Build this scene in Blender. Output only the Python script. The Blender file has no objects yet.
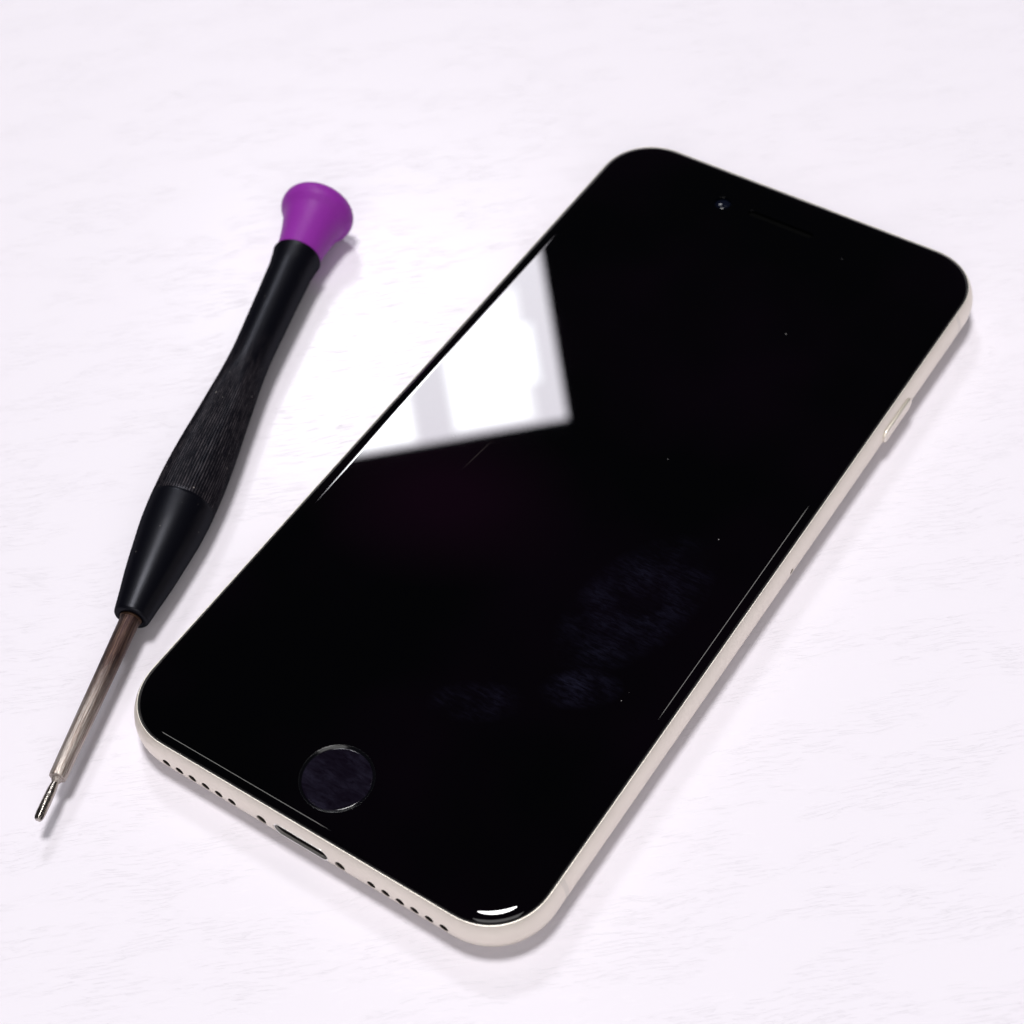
import bpy, bmesh, math, random
from mathutils import Matrix, Vector
random.seed(4)
MM = 0.001
scn = bpy.context.scene
COL = scn.collection
PI = math.pi

# ------------------------------------------------------------------ helpers
def link(name, me, mat=None, parent=None):
    o = bpy.data.objects.new(name, me)
    COL.objects.link(o)
    if mat: me.materials.append(mat)
    if parent: o.parent = parent
    return o

def finish(bm, name, mat, parent=None, smooth=True):
    bmesh.ops.recalc_face_normals(bm, faces=bm.faces)
    for v in bm.verts: v.co *= MM
    if smooth:
        for f in bm.faces: f.smooth = True
    me = bpy.data.meshes.new(name); bm.to_mesh(me); bm.free()
    return link(name, me, mat, parent)

def rrect(hw, hl, r, z, n=16, straight=0):
    """rounded rectangle loop in the xy plane, counter-clockwise, same vertex count whatever the size"""
    pts = []
    cs = [(hw-r, -hl+r, -90), (hw-r, hl-r, 0), (-hw+r, hl-r, 90), (-hw+r, -hl+r, 180)]
    for k, (cx, cy, a0) in enumerate(cs):
        arc = []
        for i in range(n+1):
            a = math.radians(a0 + 90*i/n)
            # slightly squarer than a circle: continuous-curvature corner
            c, s = math.cos(a), math.sin(a)
            e = 2.12
            q = (abs(c)**e + abs(s)**e) ** (-1/e)
            arc.append((cx + r*c*q, cy + r*s*q, z))
        pts += arc
        if straight:
            nx, ny, na = cs[(k+1) % 4]
            a = math.radians(na)
            nxt = (nx + r*math.cos(a), ny + r*math.sin(a), z)
            l = arc[-1]
            for j in range(1, straight):
                t = j/straight
                pts.append((l[0]+(nxt[0]-l[0])*t, l[1]+(nxt[1]-l[1])*t, z))
    return pts

def add_loop(bm, pts): return [bm.verts.new(p) for p in pts]
def bridge(bm, a, b):
    n = len(a)
    for i in range(n):
        bm.faces.new((a[i], a[(i+1) % n], b[(i+1) % n], b[i]))

def lathe(profile, seg=64, ripple=None, caps=True):
    """profile = [(x along axis, radius)], axis = +X"""
    bm = bmesh.new(); loops = []
    for a, r in profile:
        ring = []
        for i in range(seg):
            t = 2*PI*i/seg
            rr = r + (ripple(a, t) if ripple else 0)
            ring.append(bm.verts.new((a, rr*math.cos(t), rr*math.sin(t))))
        loops.append(ring)
    for p, q in zip(loops, loops[1:]): bridge(bm, p, q)
    if caps:
        bm.faces.new(loops[0]); bm.faces.new(loops[-1][::-1])
    return bm

def catmull(pts, sub=6):
    out = []
    P = [pts[0]] + list(pts) + [pts[-1]]
    for i in range(1, len(P)-2):
        p0, p1, p2, p3 = P[i-1:i+3]
        for k in range(sub):
            t = k/sub
            out.append(tuple(0.5*((2*b)+(-a+c)*t+(2*a-5*b+4*c-d)*t*t+(-a+3*b-3*c+d)*t**3)
                       for a, b, c, d in zip(p0, p1, p2, p3)))
    out.append(tuple(pts[-1]))
    return out

# ------------------------------------------------------------------ materials
class NT:
    def __init__(s, name):
        s.m = bpy.data.materials.new(name); s.m.use_nodes = True
        s.t = s.m.node_tree; s.t.nodes.clear()
        s.out = s.n('ShaderNodeOutputMaterial')
        s.b = s.n('ShaderNodeBsdfPrincipled'); s.l(s.b.outputs[0], s.out.inputs[0])
        s.tc = s.n('ShaderNodeTexCoord')
    def n(s, k, **kw):
        x = s.t.nodes.new(k)
        for a, b in kw.items(): setattr(x, a, b)
        return x
    def l(s, a, b): s.t.links.new(a, b)
    def set(s, **kw):
        for k, v in kw.items():
            s.b.inputs[k.replace('_', ' ')].default_value = v
    def map(s, scale=(1000,)*3, rot=(0,0,0), loc=(0,0,0), src=None):
        m = s.n('ShaderNodeMapping'); m.inputs['Scale'].default_value = scale
        m.inputs['Rotation'].default_value = rot; m.inputs['Location'].default_value = loc
        s.l(src or s.tc.outputs['Object'], m.inputs['Vector']); return m.outputs[0]
    def noise(s, vec, scale=1, detail=2, rough=.5, dist=0):
        x = s.n('ShaderNodeTexNoise'); x.inputs['Scale'].default_value = scale
        x.inputs['Detail'].default_value = detail; x.inputs['Roughness'].default_value = rough
        x.inputs['Distortion'].default_value = dist
        s.l(vec, x.inputs['Vector']); return x.outputs[0]
    def ramp(s, fac, stops, interp='LINEAR'):
        r = s.n('ShaderNodeValToRGB'); r.color_ramp.interpolation = interp
        e = r.color_ramp.elements
        while len(e) < len(stops): e.new(0.5)
        for k, (p, c) in zip(e, stops):
            k.position = p; k.color = (c, c, c, 1) if isinstance(c, (int, float)) else (*c, 1)
        s.l(fac, r.inputs[0]); return r.outputs[0]
    def math(s, op, a, b=None, clamp=False):
        m = s.n('ShaderNodeMath', operation=op); m.use_clamp = clamp
        for i, v in enumerate((a, b)):
            if v is None: continue
            if isinstance(v, (int, float)): m.inputs[i].default_value = v
            else: s.l(v, m.inputs[i])
        return m.outputs[0]
    def mix(s, fac, a, b, blend='MIX'):
        m = s.n('ShaderNodeMix', data_type='RGBA', blend_type=blend)
        for i, v in ((0, fac), (6, a), (7, b)):
            if isinstance(v, (int, float)): m.inputs[i].default_value = v
            elif isinstance(v, tuple): m.inputs[i].default_value = (*v, 1)
            else: s.l(v, m.inputs[i])
        return m.outputs[2]
    def bump(s, h, dist, strength=1.0):
        b = s.n('ShaderNodeBump'); b.inputs['Distance'].default_value = dist
        b.inputs['Strength'].default_value = strength
        s.l(h, b.inputs['Height']); s.l(b.outputs[0], s.b.inputs['Normal']); return b

def mat_table():
    t = NT('white_laminate')
    g = math.radians(-44)
    # wobble the grain a little so that the pores are not ruler straight
    base = t.map((1000,)*3)
    wob = t.noise(base, .05, 2)
    wv = t.n('ShaderNodeVectorMath', operation='SCALE'); 
    cmb = t.n('ShaderNodeCombineXYZ'); t.l(t.math('SUBTRACT', wob, .5), cmb.inputs[1])
    t.l(cmb.outputs[0], wv.inputs[0]); wv.inputs['Scale'].default_value = 4.0
    rot = t.n('ShaderNodeVectorRotate'); rot.rotation_type = 'Z_AXIS'; rot.inputs['Angle'].default_value = g
    t.l(base, rot.inputs['Vector'])
    ad = t.n('ShaderNodeVectorMath', operation='ADD'); t.l(rot.outputs[0], ad.inputs[0]); t.l(wv.outputs[0], ad.inputs[1])
    v = ad.outputs[0]
    pores = t.noise(t.map((.20, 3.2, 1), src=v), 1, 2.5, .6)
    fine = t.noise(t.map((1.0, 5.0, 1), src=v), 1, 2, .6)
    patch = t.noise(t.map((.05, .16, 1), src=v), 1, 3, .6)
    thr = t.ramp(pores, [(.56, 0.0), (.585, 1.0)])
    pm = t.ramp(patch, [(.44, .0), (.53, 1.0)])
    groove = t.math('MULTIPLY', thr, pm)
    h = t.math('SUBTRACT', t.math('MULTIPLY', fine, .06), groove)
    t.bump(h, 0.000022, 1.0)
    t.l(t.math('ADD', t.math('MULTIPLY', groove, .6), .21), t.b.inputs['Roughness'])
    t.b.inputs['Specular IOR Level'].default_value = .12
    c = t.mix(t.math('MULTIPLY', groove, .03), TABLE_C, (.60, .58, .61))  # groove flank shade put faintly into the base colour
    t.l(c, t.b.inputs['Base Color'])
    t.set(IOR=1.5)
    return t.m
TABLE_C = (.84, .802, .872)

def mat_glass():
    t = NT('black_cover_glass')
    v = t.map()
    # greasy smears and dust on the glass, plus reflection glow painted as purple tint
    def spot(cx, cy, rx, ry, ang=0):
        m = t.n('ShaderNodeMapping', vector_type='TEXTURE')
        m.inputs['Location'].default_value = (cx, cy, 7.3); m.inputs['Scale'].default_value = (rx, ry, 60)
        m.inputs['Rotation'].default_value = (0, 0, math.radians(ang))
        t.l(v, m.inputs['Vector'])
        gr = t.n('ShaderNodeTexGradient', gradient_type='SPHERICAL'); t.l(m.outputs[0], gr.inputs[0])
        return gr.outputs['Fac']
    streak = t.noise(t.map((.35, 1.5, 1), rot=(0, 0, math.radians(-75)), src=v), 1, 6, .72, .4)
    st = t.math('MULTIPLY', t.ramp(t.noise(t.map((.5, 2.4, 1), rot=(0, 0, math.radians(-20)), src=v), 1, 4, .7, .5), [(.42, .12), (.66, 1.0)]), t.ramp(t.noise(v, .16, 3, .6), [(.38, .1), (.6, 1)]))
    a = spot(19, -16, 8, 15, -12); b = spot(20, -32, 6, 3.5, 35); e = spot(9, -41, 7, 3.5, 30)
    a = t.ramp(a, [(0, 0), (.35, .7), (1, 1)]); b = t.ramp(b, [(0, 0), (.5, 1), (1, 1)]); e = t.ramp(e, [(0, 0), (.5, 1), (1, 1)])
    sm = t.math('ADD', t.math('ADD', a, t.math('MULTIPLY', b, 1.2)), t.math('MULTIPLY', e, .7))
    sm = t.math('MULTIPLY', sm, st)
    lowf = t.ramp(t.noise(v, .035, 2), [(.42, 0), (.7, 1)])
    vor = t.n('ShaderNodeTexVoronoi'); vor.inputs['Scale'].default_value = .30; t.l(v, vor.inputs['Vector'])
    vor.feature = 'F1'
    rnd = t.n('ShaderNodeSeparateColor'); t.l(vor.outputs['Color'], rnd.inputs[0])
    keep = t.math('GREATER_THAN', rnd.outputs[0], .5)
    siz = t.math('MULTIPLY', rnd.outputs[1], .035)
    dot = t.math('MULTIPLY', t.math('LESS_THAN', vor.outputs['Distance'], siz), keep)
    c = t.mix(lowf, (.0002, .0002, .0005), (.0013, .0003, .0016))  # soft purple blotches belong to the painted glow
    veil_glow = t.ramp(spot(-15, -14, 22, 17, 20), [(0, 0), (.8, 1)])
    c = t.mix(veil_glow, c, (.0034, .0006, .0030))  # maroon veil near the window reflection, glow painted into the base colour
    scr = t.ramp(spot(-15.2, -4.7, .10, 4.2, -6), [(0, 0), (.6, .8)])
    c = t.mix(scr, c, (.03, .024, .024))
    c = t.mix(sm, c, (.0075, .0072, .016))
    c = t.mix(dot, c, (.16, .15, .15))
    t.l(c, t.b.inputs['Base Color'])
    t.set(Roughness=0.0, IOR=1.52)
    r = t.math('ADD', t.math('MULTIPLY', dot, .5), .012); t.l(r, t.b.inputs['Roughness'])
    return t.m

def mat_button():
    t = NT('worn_button_glass')
    v = t.map()
    s1 = t.noise(t.map((.5, 1.6, 1), rot=(0, 0, .3), src=v), 1, 6, .75, .8)
    f = t.ramp(s1, [(.35, 0), (.75, 1)])
    ctr = t.ramp(t.noise(t.map((1,)*3, src=v), .3, 2), [(.35, .25), (.65, 1)])
    c = t.mix(t.math('MULTIPLY', f, ctr), (.0025, .0012, .004), (.017, .015, .028))
    t.l(c, t.b.inputs['Base Color']); t.set(Roughness=.06, IOR=1.5)
    return t.m

def mat_alu():
    t = NT('starlight_aluminium')
    v = t.map()
    n = t.noise(v, 6, 3, .6)
    big = t.noise(v, .12, 2, .5)
    c = t.mix(big, (.78, .72, .64), (.88, .815, .73))
    sx = t.n('ShaderNodeSeparateXYZ'); t.l(v, sx.inputs[0])
    # plastic antenna line that crosses the side rails near each end
    ay = t.math('ABSOLUTE', sx.outputs[1])
    d = t.math('ABSOLUTE', t.math('SUBTRACT', ay, 57.0))
    band = t.math('LESS_THAN', d, .42)
    c2 = t.mix(t.math('MULTIPLY', band, .3), c, (.56, .53, .50))
    t.l(c2, t.b.inputs['Base Color'])
    mm = t.math('SUBTRACT', .68, t.math('MULTIPLY', band, .25)); t.l(mm, t.b.inputs['Metallic'])
    t.set(Roughness=.40)
    t.bump(n, 0.000006, .6)
    return t.m

def simple(name, col, rough=.5, metal=0, bump=None, ior=1.5, **kw):
    t = NT(name); v = t.map()
    nz = t.noise(v, bump[0] if bump else 1, 3, .6)
    c = t.mix(nz, tuple(x*.88 for x in col), tuple(min(1, x*1.12) for x in col))
    t.l(c, t.b.inputs['Base Color']); t.set(Roughness=rough, Metallic=metal, IOR=ior)
    for k, q in kw.items(): t.b.inputs[k].default_value = q
    if bump: t.bump(nz, bump[1], 1)
    return t.m

def mat_handle():
    t = NT('black_handle_plastic')
    v = t.map()
    nz = t.noise(v, 9, 2, .6)
    vor = t.n('ShaderNodeTexVoronoi'); vor.inputs['Scale'].default_value = .9; t.l(v, vor.inputs['Vector'])
    rnd = t.n('ShaderNodeSeparateColor'); t.l(vor.outputs['Color'], rnd.inputs[0])
    keep = t.math('GREATER_THAN', rnd.outputs[0], .62)
    dot = t.math('MULTIPLY', t.math('LESS_THAN', vor.outputs['Distance'], t.math('MULTIPLY', rnd.outputs[1], .13)), keep)
    sx = t.n('ShaderNodeSeparateXYZ'); t.l(v, sx.inputs[0])
    # dust sits in the ribbed grip
    far = t.n('ShaderNodeMapRange'); far.inputs[1].default_value = 88; far.inputs[2].default_value = 76; t.l(sx.outputs[0], far.inputs[0])
    ing = t.math('MULTIPLY', t.math('GREATER_THAN', sx.outputs[0], 53.4), far.outputs[0])
    dust = t.math('MULTIPLY', t.ramp(t.noise(t.map((.35, 1.6, 1.6), src=v), 1, 6, .8), [(.42, .03), (.68, 1)]), ing)
    ang = t.math('ARCTAN2', sx.outputs[2], sx.outputs[1])
    ridge = t.math('MAXIMUM', t.math('COSINE', t.math('MULTIPLY', ang, 72)), 0)
    dust = t.math('MULTIPLY', dust, t.math('ADD', t.math('MULTIPLY', t.math('POWER', ridge, 2.0), .95), .05))
    c = t.mix(nz, (.0012, .0012, .0026), (.0026, .0026, .005))
    c = t.mix(dust, c, (.105, .09, .10))
    c = t.mix(t.math('MULTIPLY', dot, t.math('ADD', t.math('MULTIPLY', ing, .6), .25)), c, (.30, .27, .26))
    t.l(c, t.b.inputs['Base Color'])
    t.set(IOR=1.45); t.b.inputs['Specular IOR Level'].default_value = .15
    t.l(t.math('ADD', t.math('MULTIPLY', ing, .15), .40), t.b.inputs['Roughness'])
    bn = t.bump(nz, 0.000012, .7)
    d = t.n('ShaderNodeBsdfDiffuse'); g = t.n('ShaderNodeBsdfGlossy'); mx = t.n('ShaderNodeMixShader')
    t.l(c, d.inputs[0]); t.l(bn.outputs[0], d.inputs['Normal']); t.l(bn.outputs[0], g.inputs['Normal'])
    g.inputs[0].default_value = (.86, .88, 1, 1); g.inputs['Roughness'].default_value = .36
    t.l(t.math('SUBTRACT', .019, t.math('MULTIPLY', ing, .008)), mx.inputs[0])
    t.l(d.outputs[0], mx.inputs[1]); t.l(g.outputs[0], mx.inputs[2]); t.l(mx.outputs[0], t.out.inputs[0])
    return t.m

def mat_shaft():
    t = NT('graded_steel')
    v = t.map()
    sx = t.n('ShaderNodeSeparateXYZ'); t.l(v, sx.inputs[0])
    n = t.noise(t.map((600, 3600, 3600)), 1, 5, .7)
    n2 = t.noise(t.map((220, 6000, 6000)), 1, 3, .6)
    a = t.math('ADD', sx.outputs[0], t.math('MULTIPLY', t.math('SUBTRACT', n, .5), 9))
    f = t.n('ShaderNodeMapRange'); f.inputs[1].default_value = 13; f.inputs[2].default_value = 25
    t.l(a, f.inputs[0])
    c = t.mix(f.outputs[0], (.50, .45, .42), (.045, .026, .028))  # steel colour goes from grey to dark brown towards the handle
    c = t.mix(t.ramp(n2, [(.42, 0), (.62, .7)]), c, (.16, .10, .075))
    t.l(c, t.b.inputs['Base Color'])
    t.set(Metallic=.9)
    t.l(t.math('ADD', t.math('MULTIPLY', n, .35), .30), t.b.inputs['Roughness'])
    t.bump(t.math('ADD', t.math('MULTIPLY', n, .7), n2), 0.00009, .9)
    return t.m

M = dict(
    table=mat_table(), glass=mat_glass(), button=mat_button(), alu=mat_alu(),
    rim=simple('black_rim', (.002, .002, .003), .16, ior=1.5),
    gasket=simple('black_gasket', (.006, .006, .006), .5),
    dark=simple('dark_brown_mesh', (.016, .010, .008), .6),
    port=simple('port_interior', (.012, .008, .008), .5),
    ring=simple('bright_steel', (.80, .78, .75), .3, .6),
    screw=simple('screw_steel', (.09, .078, .07), .35, .8),
    slot=simple('earpiece_mesh', (.0025, .0025, .0025), .9, ior=1.02),
    lens=simple('camera_lens', (.003, .004, .010), .08, ior=1.3),
    handle=mat_handle(),
    cap=simple('purple_plastic', (.25, .026, .32), .46, bump=(3, .000004), ior=1.3, **{'Specular IOR Level': .35, 'Subsurface Weight': .25, 'Subsurface Radius': (.0012, .0004, .0014), 'Subsurface Scale': 1.0}),
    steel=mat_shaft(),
    tipm=simple('pitted_tip_steel', (.42, .38, .35), .26, 1.0, bump=(1.6, .00007)),
    brass=simple('brown_collar', (.06, .03, .018), .45, .8),
    back=simple('back_glass', (.70, .66, .62), .2),
)

# ------------------------------------------------------------------ table
bm = bmesh.new()
bmesh.ops.create_cube(bm, size=1)
for v in bm.verts: v.co = Vector((v.co.x*1500, v.co.y*1500, v.co.z*28 - 14))
table = finish(bm, 'table_top', M['table'], smooth=False)
table['kind'] = 'structure'

# ------------------------------------------------------------------ smartphone
HW, HL, RC = 33.65, 69.2, 9.9          # body half width / half length / corner radius (mm)
phone = bpy.data.objects.new('smartphone', None); COL.objects.link(phone)
phone.empty_display_size = .02
phone['label'] = 'black glass smartphone with round home button and pale metal sides, face up on table'
phone['category'] = 'smartphone'

# frame: one closed rounded band
prof = catmull([(3.4, .02), (2.5, .08), (1.5, .42), (.75, 1.15), (.22, 2.2), (.0, 3.3), (.0, 4.1),
                (.17, 5.1), (.42, 5.85), (.67, 6.38), (.79, 6.58)], 4)
prof += [(.805, 6.62), (.82, 6.645), (.84, 6.655), (.90, 6.66), (.925, 6.65), (.933, 6.62), (.935, 6.2)]
bm = bmesh.new(); loops = []
for ins, z in prof:
    loops.append(add_loop(bm, rrect(HW-ins, HL-ins, RC-ins*.98, z, 20, 14)))
for a, b in zip(loops, loops[1:]): bridge(bm, a, b)
bm.faces.new(loops[0][::-1]); bm.faces.new(loops[-1])
frame = finish(bm, 'frame', M['alu'], phone)

def solid_cyl_y(cx, cz, r, y0, y1, n=20, hx=0):
    """prism along y with a round (hx=0) or stadium section"""
    b = bmesh.new(); A, B = [], []
    for i in range(n):
        t = 2*PI*(i+.5)/n
        ox = hx if math.cos(t) > 0 else -hx
        x, z = cx + ox + r*math.cos(t), cz + r*math.sin(t)
        A.append(b.verts.new((x, y0, z))); B.append(b.verts.new((x, y1, z)))
    bridge(b, A, B); b.faces.new(A[::-1]); b.faces.new(B)
    return b

def merge(bms):
    out = bmesh.new()
    for b in bms:
        me = bpy.data.meshes.new('tmp'); b.to_mesh(me); b.free(); out.from_mesh(me); bpy.data.meshes.remove(me)
    return out

CZ = 3.62
hole_x = [s*(11.52 + 2.28*k) for s in (-1, 1) for k in range(6)]
HR = .68
cut = [solid_cyl_y(x, CZ, HR, -72, -67.9) for x in hole_x]
cut += [solid_cyl_y(x, CZ, .82, -72, -68.2) for x in (-6.5, 6.5)]
cut.append(solid_cyl_y(0, CZ, 1.32, -72, -64, 40, 3.25))
# sim ejector pin hole on the right side
def solid_cyl_x(cy, cz, r, x0, x1, n=20):
    b = bmesh.new(); A, B = [], []
    for i in range(n):
        t = 2*PI*i/n
        A.append(b.verts.new((x0, cy+r*math.cos(t), cz+r*math.sin(t)))); B.append(b.verts.new((x1, cy+r*math.cos(t), cz+r*math.sin(t))))
    bridge(b, A, B); b.faces.new(A[::-1]); b.faces.new(B); return b
cut.append(solid_cyl_x(2.4, CZ, .45, 32, 36))
cutter = finish(merge(cut), 'cutter', None, None, smooth=False)
md = frame.modifiers.new('b', 'BOOLEAN'); md.operation = 'DIFFERENCE'; md.object = cutter; md.solver = 'EXACT'
dg = bpy.context.evaluated_depsgraph_get()
new = bpy.data.meshes.new_from_object(frame.evaluated_get(dg))
frame.modifiers.clear(); frame.data = new
bpy.data.objects.remove(cutter)
# hard edges round the drilled holes, smooth everywhere else
bm = bmesh.new(); bm.from_mesh(frame.data)
for f in bm.faces: f.smooth = True
for e in bm.edges:
    if len(e.link_faces) == 2 and e.calc_face_angle(0) > math.radians(38): e.smooth = False
bm.to_mesh(frame.data); bm.free()

# gasket between frame and glass
bm = bmesh.new()
g0 = add_loop(bm, rrect(HW-.936, HL-.936, RC-.936*.98, 6.42, 20)); g1 = add_loop(bm, rrect(HW-.938, HL-.938, RC-.936*.98, 6.58, 20))
g2 = add_loop(bm, rrect(HW-1.10, HL-1.10, RC-1.1, 6.58, 20)); g3 = add_loop(bm, rrect(HW-1.10, HL-1.10, RC-1.1, 6.42, 20))
for a, b in ((g0, g1), (g1, g2), (g2, g3), (g3, g0)): bridge(bm, a, b)
finish(bm, 'gasket', M['gasket'], phone, smooth=False)

# cover glass, with openings for button, earpiece and front camera
BX, BY, BR = 0.0, -60.38, 5.13
bm = bmesh.new()
gp = [(1.11, 6.3), (1.11, 6.52), (1.14, 6.64), (1.21, 6.76), (1.34, 6.89), (1.53, 7.01), (1.78, 7.115), (2.08, 7.2), (2.4, 7.255), (2.75, 7.288), (3.0, 7.299), (3.2, 7.3)]
gl = [add_loop(bm, rrect(HW-i, HL-i, RC-i*.98, z, 20)) for i, z in catmull(gp, 3)]
for a, b in zip(gl, gl[1:]): bridge(bm, a, b)
flat = add_loop(bm, rrect(HW-3.26, HL-3.26, RC-3.26*.98, 7.3, 20)); bridge(bm, gl[-1], flat)
edges = [bm.edges.get((flat[i], flat[(i+1) % len(flat)])) for i in range(len(flat))]
def ring(cx, cy, rx, z, n, hx=0):
    out = []
    for i in range(n):
        t = 2*PI*(i+.5)/n
        ox = hx if math.cos(t) > 0 else -hx
        out.append(bm.verts.new((cx+ox+rx*math.cos(t), cy+rx*math.sin(t), z)))
    return out
holes = []
def hole(cx, cy, r, n, wall, hx=0):
    """wall = [(radius offset, z)...] going down into the glass"""
    r0 = ring(cx, cy, r+.045, 7.3, n, hx); rs = [r0]
    for dr, z in wall: rs.append(ring(cx, cy, r+dr, z, n, hx))
    for a, b in zip(rs, rs[1:]): bridge(bm, a, b)
    edges.extend(bm.edges.get((r0[i], r0[(i+1) % n])) for i in range(n))
hole(BX, BY, BR, 256, [(.01, 7.3), (.0, 7.29), (.0, 6.8)])
hole(-.15, 60.75, .62, 32, [(.01, 7.3), (.0, 7.29), (.0, 6.6)], 5.25)
hole(-10.7, 60.5, 1.35, 32, [(.01, 7.3), (.0, 7.29), (.0, 6.6)])
from mathutils.geometry import delaunay_2d_cdt
vs = sorted({v for e in edges for v in e.verts}, key=lambda v: (v.co.y, v.co.x))
ix = {v: i for i, v in enumerate(vs)}
res = delaunay_2d_cdt([Vector((v.co.x, v.co.y)) for v in vs], [(ix[e.verts[0]], ix[e.verts[1]]) for e in edges], [], 0, 1e-5)
def in_hole(x, y):
    for cx, cy, rr_, hx in ((BX, BY, BR+.045, 0), (-.15, 60.75, .665, 5.25), (-10.7, 60.5, 1.395, 0)):
        dx = max(0, abs(x-cx)-hx)
        if math.hypot(dx, y-cy) < rr_*.995: return True
    return False
back = {}
for i, c in enumerate(res[0]): back[i] = vs[res[3][i][0]]
for tri in res[2]:
    cx = sum(res[0][i].x for i in tri)/3; cy = sum(res[0][i].y for i in tri)/3
    if in_hole(cx, cy): continue
    try: bm.faces.new([back[i] for i in tri])
    except ValueError: pass
glass = finish(bm, 'cover_glass', M['glass'], phone)
bm = bmesh.new(); bm.from_mesh(glass.data)
for e in bm.edges:
    if len(e.link_faces) == 2 and e.calc_face_angle(0) > math.radians(32): e.smooth = False
bm.to_mesh(glass.data); bm.free()

def disc_profile(cx, cy, prof, n=96, hx=0):
    b = bmesh.new(); ls = []
    for r, z in prof:
        l = []
        for i in range(n):
            t = 2*PI*(i+.5)/n
            ox = hx if math.cos(t) > 0 else -hx
            l.append(b.verts.new((cx+ox+r*math.cos(t), cy+r*math.sin(t), z)))
        ls.append(l)
    for p, q in zip(ls, ls[1:]): bridge(b, p, q)
    b.faces.new(ls[-1]); b.faces.new(ls[0][::-1])
    return b
rim = bmesh.new(); rl = []
for dr, z in catmull([(.0, 6.9), (-.005, 7.27), (-.03, 7.292), (-.07, 7.285), (-.14, 7.24), (-.22, 7.18), (-.30, 7.12), (-.37, 7.07), (-.40, 7.0), (-.40, 6.9)], 3):
    rl.append([rim.verts.new((BX+(BR+dr-.004)*math.cos(2*PI*k/192), BY+(BR+dr-.004)*math.sin(2*PI*k/192), z)) for k in range(192)])
for a, b in zip(rl, rl[1:]): bridge(rim, a, b)
finish(rim, 'button_rim', M['rim'], glass)
btn = finish(disc_profile(BX, BY, [(BR-.405, 6.85), (BR-.405, 7.06), (BR-.44, 7.10), (BR-.54, 7.115), (BR-.7, 7.112), (BR-1.6, 7.10), (BR-3, 7.09), (.8, 7.085), (.1, 7.085)]), 'home_button', M['button'], glass)
btn['label'] = 'round recessed home button with smudged purple-black surface'
finish(disc_profile(-.15, 60.75, [(.6, 6.6), (.6, 6.9), (.1, 6.9)], 32, 5.25), 'earpiece_slot', M['slot'], glass)
finish(disc_profile(-10.7, 60.5, [(1.33, 6.5), (1.33, 6.85), (1.0, 7.0), (.7, 7.09), (.4, 7.14), (.1, 7.16)], 32), 'front_camera', M['lens'], glass)

# speaker and microphone holes: little dark cups inside the drilled frame
def cup(cx, cz, r, y0, y1, n=20):
    b = bmesh.new(); A, B = [], []
    for i in range(n):
        t = 2*PI*i/n
        A.append(b.verts.new((cx+r*math.cos(t), y0, cz+r*math.sin(t)))); B.append(b.verts.new((cx+r*math.cos(t), y1, cz+r*math.sin(t))))
    bridge(b, A, B); b.faces.new(B); return b
for x in hole_x:
    finish(cup(x, CZ, HR-.02, -69.13, -68.0), 'speaker_hole', M['dark'], phone, smooth=False)
for x in (-6.5, 6.5):
    b = disc_profile(0, 0, [(.81, -.1), (.81, .5), (.76, .5), (.74, .2), (.62, .24), (.30, .24), (.28, .06), (.05, .06)], 30)
    bmesh.ops.rotate(b, verts=b.verts, cent=(0, 0, 0), matrix=Matrix.Rotation(PI/2, 3, 'X'))
    bmesh.ops.translate(b, verts=b.verts, vec=(x, -68.55, CZ))
    finish(b, 'screw', M['screw'], phone, smooth=False)
# charging port: metal shell ring and dark inside
def stadium_tube(y0, y1, ro, ri, hx, name, mat, parent, bottom=False):
    b = bmesh.new(); n = 40
    def lp(r, y):
        out = []
        for i in range(n):
            t = 2*PI*(i+.5)/n; ox = hx if math.cos(t) > 0 else -hx
            out.append(b.verts.new((ox+r*math.cos(t), y, CZ+r*math.sin(t))))
        return out
    a, c, d, e = lp(ro, y0), lp(ri, y0), lp(ri, y1), lp(ro, y1)
    bridge(b, a, c); bridge(b, c, d); bridge(b, e, a)
    if bottom: b.faces.new(d); b.faces.new(e)
    else: bridge(b, d, e)
    return finish(b, name, mat, parent, smooth=False)
port = stadium_tube(-69.12, -68.72, 1.315, 1.1, 3.25, 'charging_port', M['ring'], phone)
stadium_tube(-68.70, -64.15, 1.29, 1.2, 3.25, 'port_cavity', M['port'], port, True)

# side button on the right rail
def side_button():
    b = bmesh.new(); n = 32; ls = []
    for r, x in ((1.2, 33.2), (1.2, 33.86), (1.14, 33.93), (1.0, 33.97), (.3, 33.97)):
        l = []
        for i in range(n):
            t = 2*PI*(i+.5)/n; oy = 3.4 if math.cos(t) > 0 else -3.4
            l.append(b.verts.new((x, 35.45+oy+r*math.cos(t), CZ+r*math.sin(t))))
        ls.append(l)
    for p, q in zip(ls, ls[1:]): bridge(b, p, q)
    b.faces.new(ls[-1]); b.faces.new(ls[0][::-1])
    return b
finish(side_button(), 'side_button', M['alu'], phone)
finish(solid_cyl_x(2.4, CZ, .43, 32.3, 33.2), 'tray_pinhole', M['dark'], phone, smooth=False)

bump = disc_profile(20.5, 56.5, [(6.2, .3), (6.2, -.55), (6.0, -.72), (5.6, -.8), (2, -.8), (.2, -.8)], 64)
finish(bump, 'rear_camera', M['alu'], phone)
TILT = math.radians(.30)
phone.rotation_euler = (TILT, 0, 0)
pv = Vector((0, -68, 0)); phone.location = (pv - Matrix.Rotation(TILT, 3, 'X') @ pv)*MM + Vector((0, 0, .00002))

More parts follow.
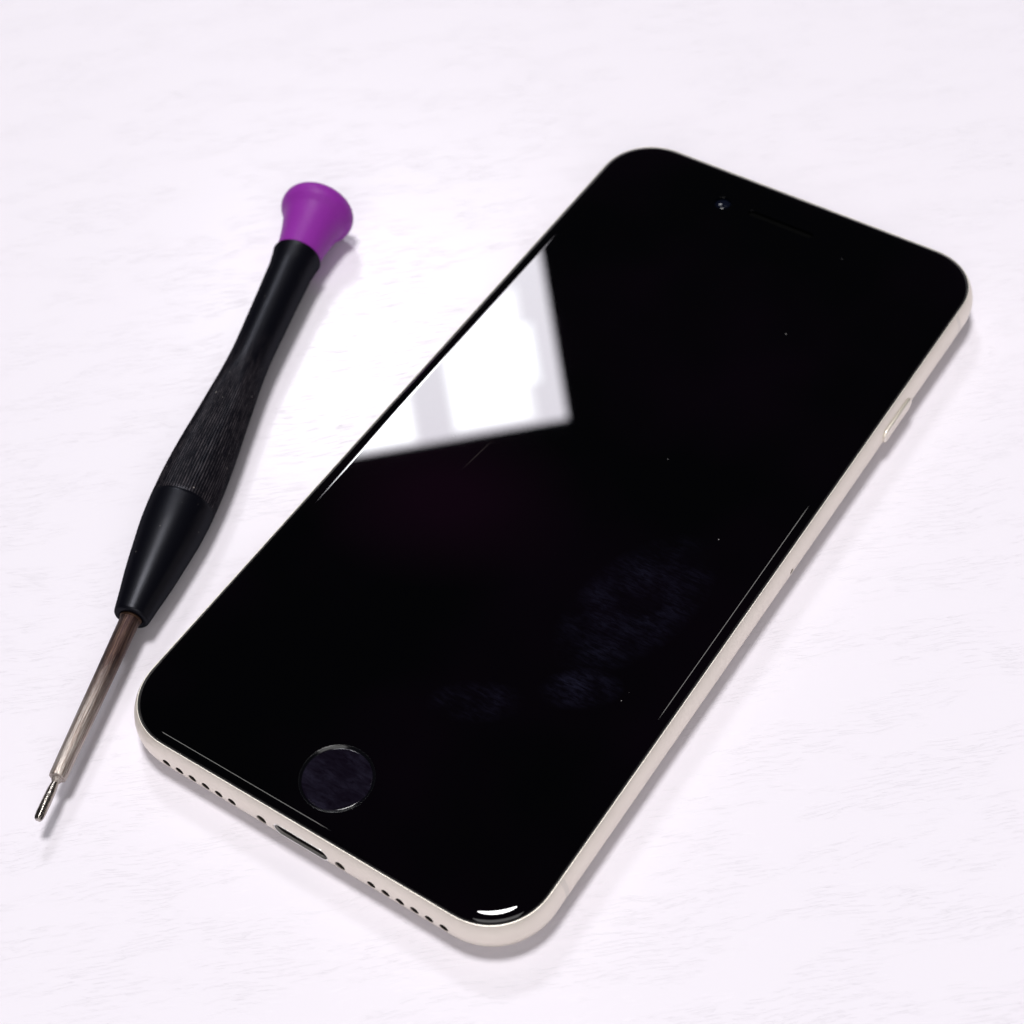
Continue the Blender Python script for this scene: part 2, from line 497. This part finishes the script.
# ------------------------------------------------------------------ screwdriver (axis = local +X from the tip)
TIP = Vector((-31.958, -84.776, 3.98)); U = Vector((-0.31975, 0.94736, 0.0162)).normalized()
sd = bpy.data.objects.new('screwdriver', None); COL.objects.link(sd); sd.empty_display_size = .02
W_ = Vector((0, 0, 1)); Y_ = W_.cross(U).normalized(); Z_ = U.cross(Y_)
sd.matrix_world = Matrix.Translation(TIP*MM) @ Matrix((U, Y_, Z_)).transposed().to_4x4()
sd['label'] = 'small precision screwdriver with ribbed black handle, purple end cap and thin steel shaft browner near the handle'
sd['category'] = 'screwdriver'

hp = catmull([(32.75, 2.26), (33.0, 2.60), (33.8, 2.76), (36.1, 3.10), (38.5, 3.50), (41.0, 3.86), (43.6, 4.18), (46.1, 4.48), (48.6, 4.74),
              (51.2, 4.90), (53.2, 4.97)], 4)
hp += [(53.3, 4.90), (53.4, 4.90)]
hp += catmull([(53.5, 4.96), (56.5, 4.97), (59.1, 4.91), (61.8, 4.78), (64.6, 4.60), (67.3, 4.38), (70.2, 4.14), (73, 3.92), (75.9, 3.70),
               (78.8, 3.48), (81.7, 3.33), (84.6, 3.25), (87.6, 3.28), (90.6, 3.34), (93.7, 3.40), (96.8, 3.47), (100, 3.56), (103.1, 3.65), (104.6, 3.80), (106.0, 3.98),
               (106.4, 4.06), (106.6, 4.08), (106.72, 4.03), (106.75, 3.90)], 4)
def rib(a, t):
    if a <= 53.45 or a >= 82.5: return 0
    fade = min(1, (a-53.4)/.4, (82.5-a)/9)
    return -.07*fade*(0.5-0.5*math.cos(72*t))
def lathe2(profile, seg, ripple=None): return lathe(profile, seg, ripple, caps=False)
b = lathe2(hp + [(106.7, 3.72), (100, 3.4)], 576, rib)
# front end face with a round opening for the shaft
front = lathe2([(32.75, 2.26), (32.68, 2.0), (32.8, 1.66), (33.6, 1.58), (37, 1.58)], 576)
handle = finish(merge([b, front]), 'handle', M['handle'], sd)

cp = catmull([(100, 3.50), (106.0, 3.62), (107.5, 3.75), (109.5, 4.0), (111.2, 4.28), (112.8, 4.62), (114.2, 4.98), (115.1, 5.3), (115.8, 5.72), (116.4, 6.05),
              (117.2, 6.24), (118.1, 6.12), (118.8, 5.68), (119.3, 4.9), (119.55, 3.6), (119.62, 1.8), (119.64, .2)], 5)
cap = finish(lathe(cp, 96), 'end_cap', M['cap'], sd)
cap['label'] = 'flared purple swivel cap'
# shaft
sp = [(5.3, .48), (5.45, .56), (5.8, .74), (6.02, .84), (6.06, 1.05), (6.12, 1.17), (6.3, 1.22), (7.0, 1.245), (9, 1.265), (12, 1.29), (16, 1.325), (22, 1.36), (28, 1.42), (33, 1.46), (38, 1.47)]
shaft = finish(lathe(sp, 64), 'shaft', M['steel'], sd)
tp = [(-.45, .34), (-.42, .46), (-.22, .60), (.4, .69), (1.6, .70), (3, .68), (4.2, .64), (5.0, .56), (5.4, .50)]
def tipr(a, t): return -.10*max(0, 1-a/2.2)*(0.5+0.5*math.cos(5*t)) if a < 2.2 else 0
finish(lathe(catmull(tp, 4), 40, tipr), 'bit_tip', M['tipm'], sd)
finish(lathe([(32.5, 1.45), (32.5, 1.56), (32.7, 1.64), (34.0, 1.64)], 40, caps=False), 'collar', M['brass'], sd)

# ------------------------------------------------------------------ camera (solved from the photograph)
Cpos = Vector((100.43990192945786, -147.54525243768578, 222.86251132283672))
Rr = [Vector((0.8319017744121052, 0.5519089691585894, -0.05775748862313834)),
      Vector((0.4025970089491294, -0.6718988230209819, -0.6216651992880313)),
      Vector((-0.38190978792767727, 0.4939113902137875, -0.781150723291963))]
cam = bpy.data.cameras.new('camera'); co = bpy.data.objects.new('camera', cam); COL.objects.link(co)
co.matrix_world = Matrix.Translation(Cpos*MM) @ Matrix((Rr[0], -Rr[1], -Rr[2])).transposed().to_4x4()
cam.sensor_width = 36; cam.lens = 1899.68/1024*36
cam.clip_start = .01; cam.clip_end = 50
cam.dof.use_dof = True
foc = Vector((-5, -42, 7.3)); cam.dof.focus_distance = (foc-Cpos).dot(Rr[2])*MM
cam.dof.aperture_fstop = 30
scn.camera = co

# ------------------------------------------------------------------ light
def area(name, loc, target, sx, sy, rad, color=(1, 1, 1), shape='RECTANGLE', up=None):
    l = bpy.data.lights.new(name, 'AREA'); l.shape = shape; l.size = sx*MM; l.size_y = sy*MM
    a = sx*sy*1e-6*(PI/4 if shape in ('DISK', 'ELLIPSE') else 1)
    l.energy = rad*a*PI; l.color = color
    o = bpy.data.objects.new(name, l); COL.objects.link(o)
    loc, target = Vector(loc), Vector(target)
    zz = (loc-target).normalized(); xx = Vector(up if up else (0, 0, 1)).cross(zz).normalized(); yy = zz.cross(xx)
    o.matrix_world = Matrix.Translation(loc*MM) @ Matrix((xx, yy, zz)).transposed().to_4x4()
    return o, xx, yy
az, el = math.radians(133.5), math.radians(44.5)
D = Vector((math.cos(el)*math.cos(az), math.cos(el)*math.sin(az), math.sin(el)))
O = Vector((-20, 10, 7.3)); Uv = Vector((0, 0, 1)).cross(D).normalized(); Vv = D.cross(Uv)
def win(name, u0, u1, v0, v1, rad, dist, color):
    s = dist/3000
    c = O + D*dist + Uv*(((u0+u1)/2+22)*s) + Vv*(((v0+v1)/2+28)*s)
    l, xx, yy = area(name, c, c-D, (u1-u0)*s, (v1-v0)*s, rad, color)
    return l
# window with two bright panes and a thin curtain showing between and round them
WIN_DIM, WIN_A, WIN_B = 13, 10, 20
win('window_curtain_light', -316, 185, -105, 241, WIN_DIM, 3000, (.95, .92, 1.0))
for k, (g, rad) in enumerate(((14, 4), (0, 6), (-14, 8), (-26, 10))):
    win('window_pane_light', -252-g, -124+g*.6, 14-g, 226+g*.5, rad, 2980-6*k, (.95, 1, 1))
    win('window_pane_light', -46-g*.6, 165+g, -90-g, 231+g*.5, rad, 2980-6*k, (.95, 1, 1))
win('window_pane_light', -282, -236, 66, 170, 6, 2945, (.9, 1, 1))
win('window_pane_light', -272, -240, 84, 150, 6, 2940, (.9, 1, 1))
area('ceiling_light', (-120, 80, 1300), (0, 0, 0), 300, 300, 47, (1, .985, .975), 'DISK', up=(0, 1, 0))
area('fill_light', (700, -900, 900), (0, 0, 0), 1400, 1000, 1.8, (1, .98, .97))  # added soft fill behind the camera, stands in for ambient light
# two small far lamps that draw the thin lines in the curved glass edge
area('lamp', (-960, -120, 1900), (0, 0, 0), 70, 300, 5, (1, .98, .95))
area('lamp', (0, 1080, 1850), (0, 0, 0), 60, 320, 5, (1, .98, .95))

w = bpy.data.worlds.new('World'); scn.world = w; w.use_nodes = True
w.node_tree.nodes['Background'].inputs[0].default_value = (.9, .9, 1.0, 1)
w.node_tree.nodes['Background'].inputs[1].default_value = .018

scn.view_settings.view_transform = 'Standard'; scn.view_settings.look = 'None'
scn.view_settings.exposure = 0.28; scn.view_settings.gamma = 1
scn.render.engine = 'CYCLES'
scn.render.resolution_x = scn.render.resolution_y = 1024
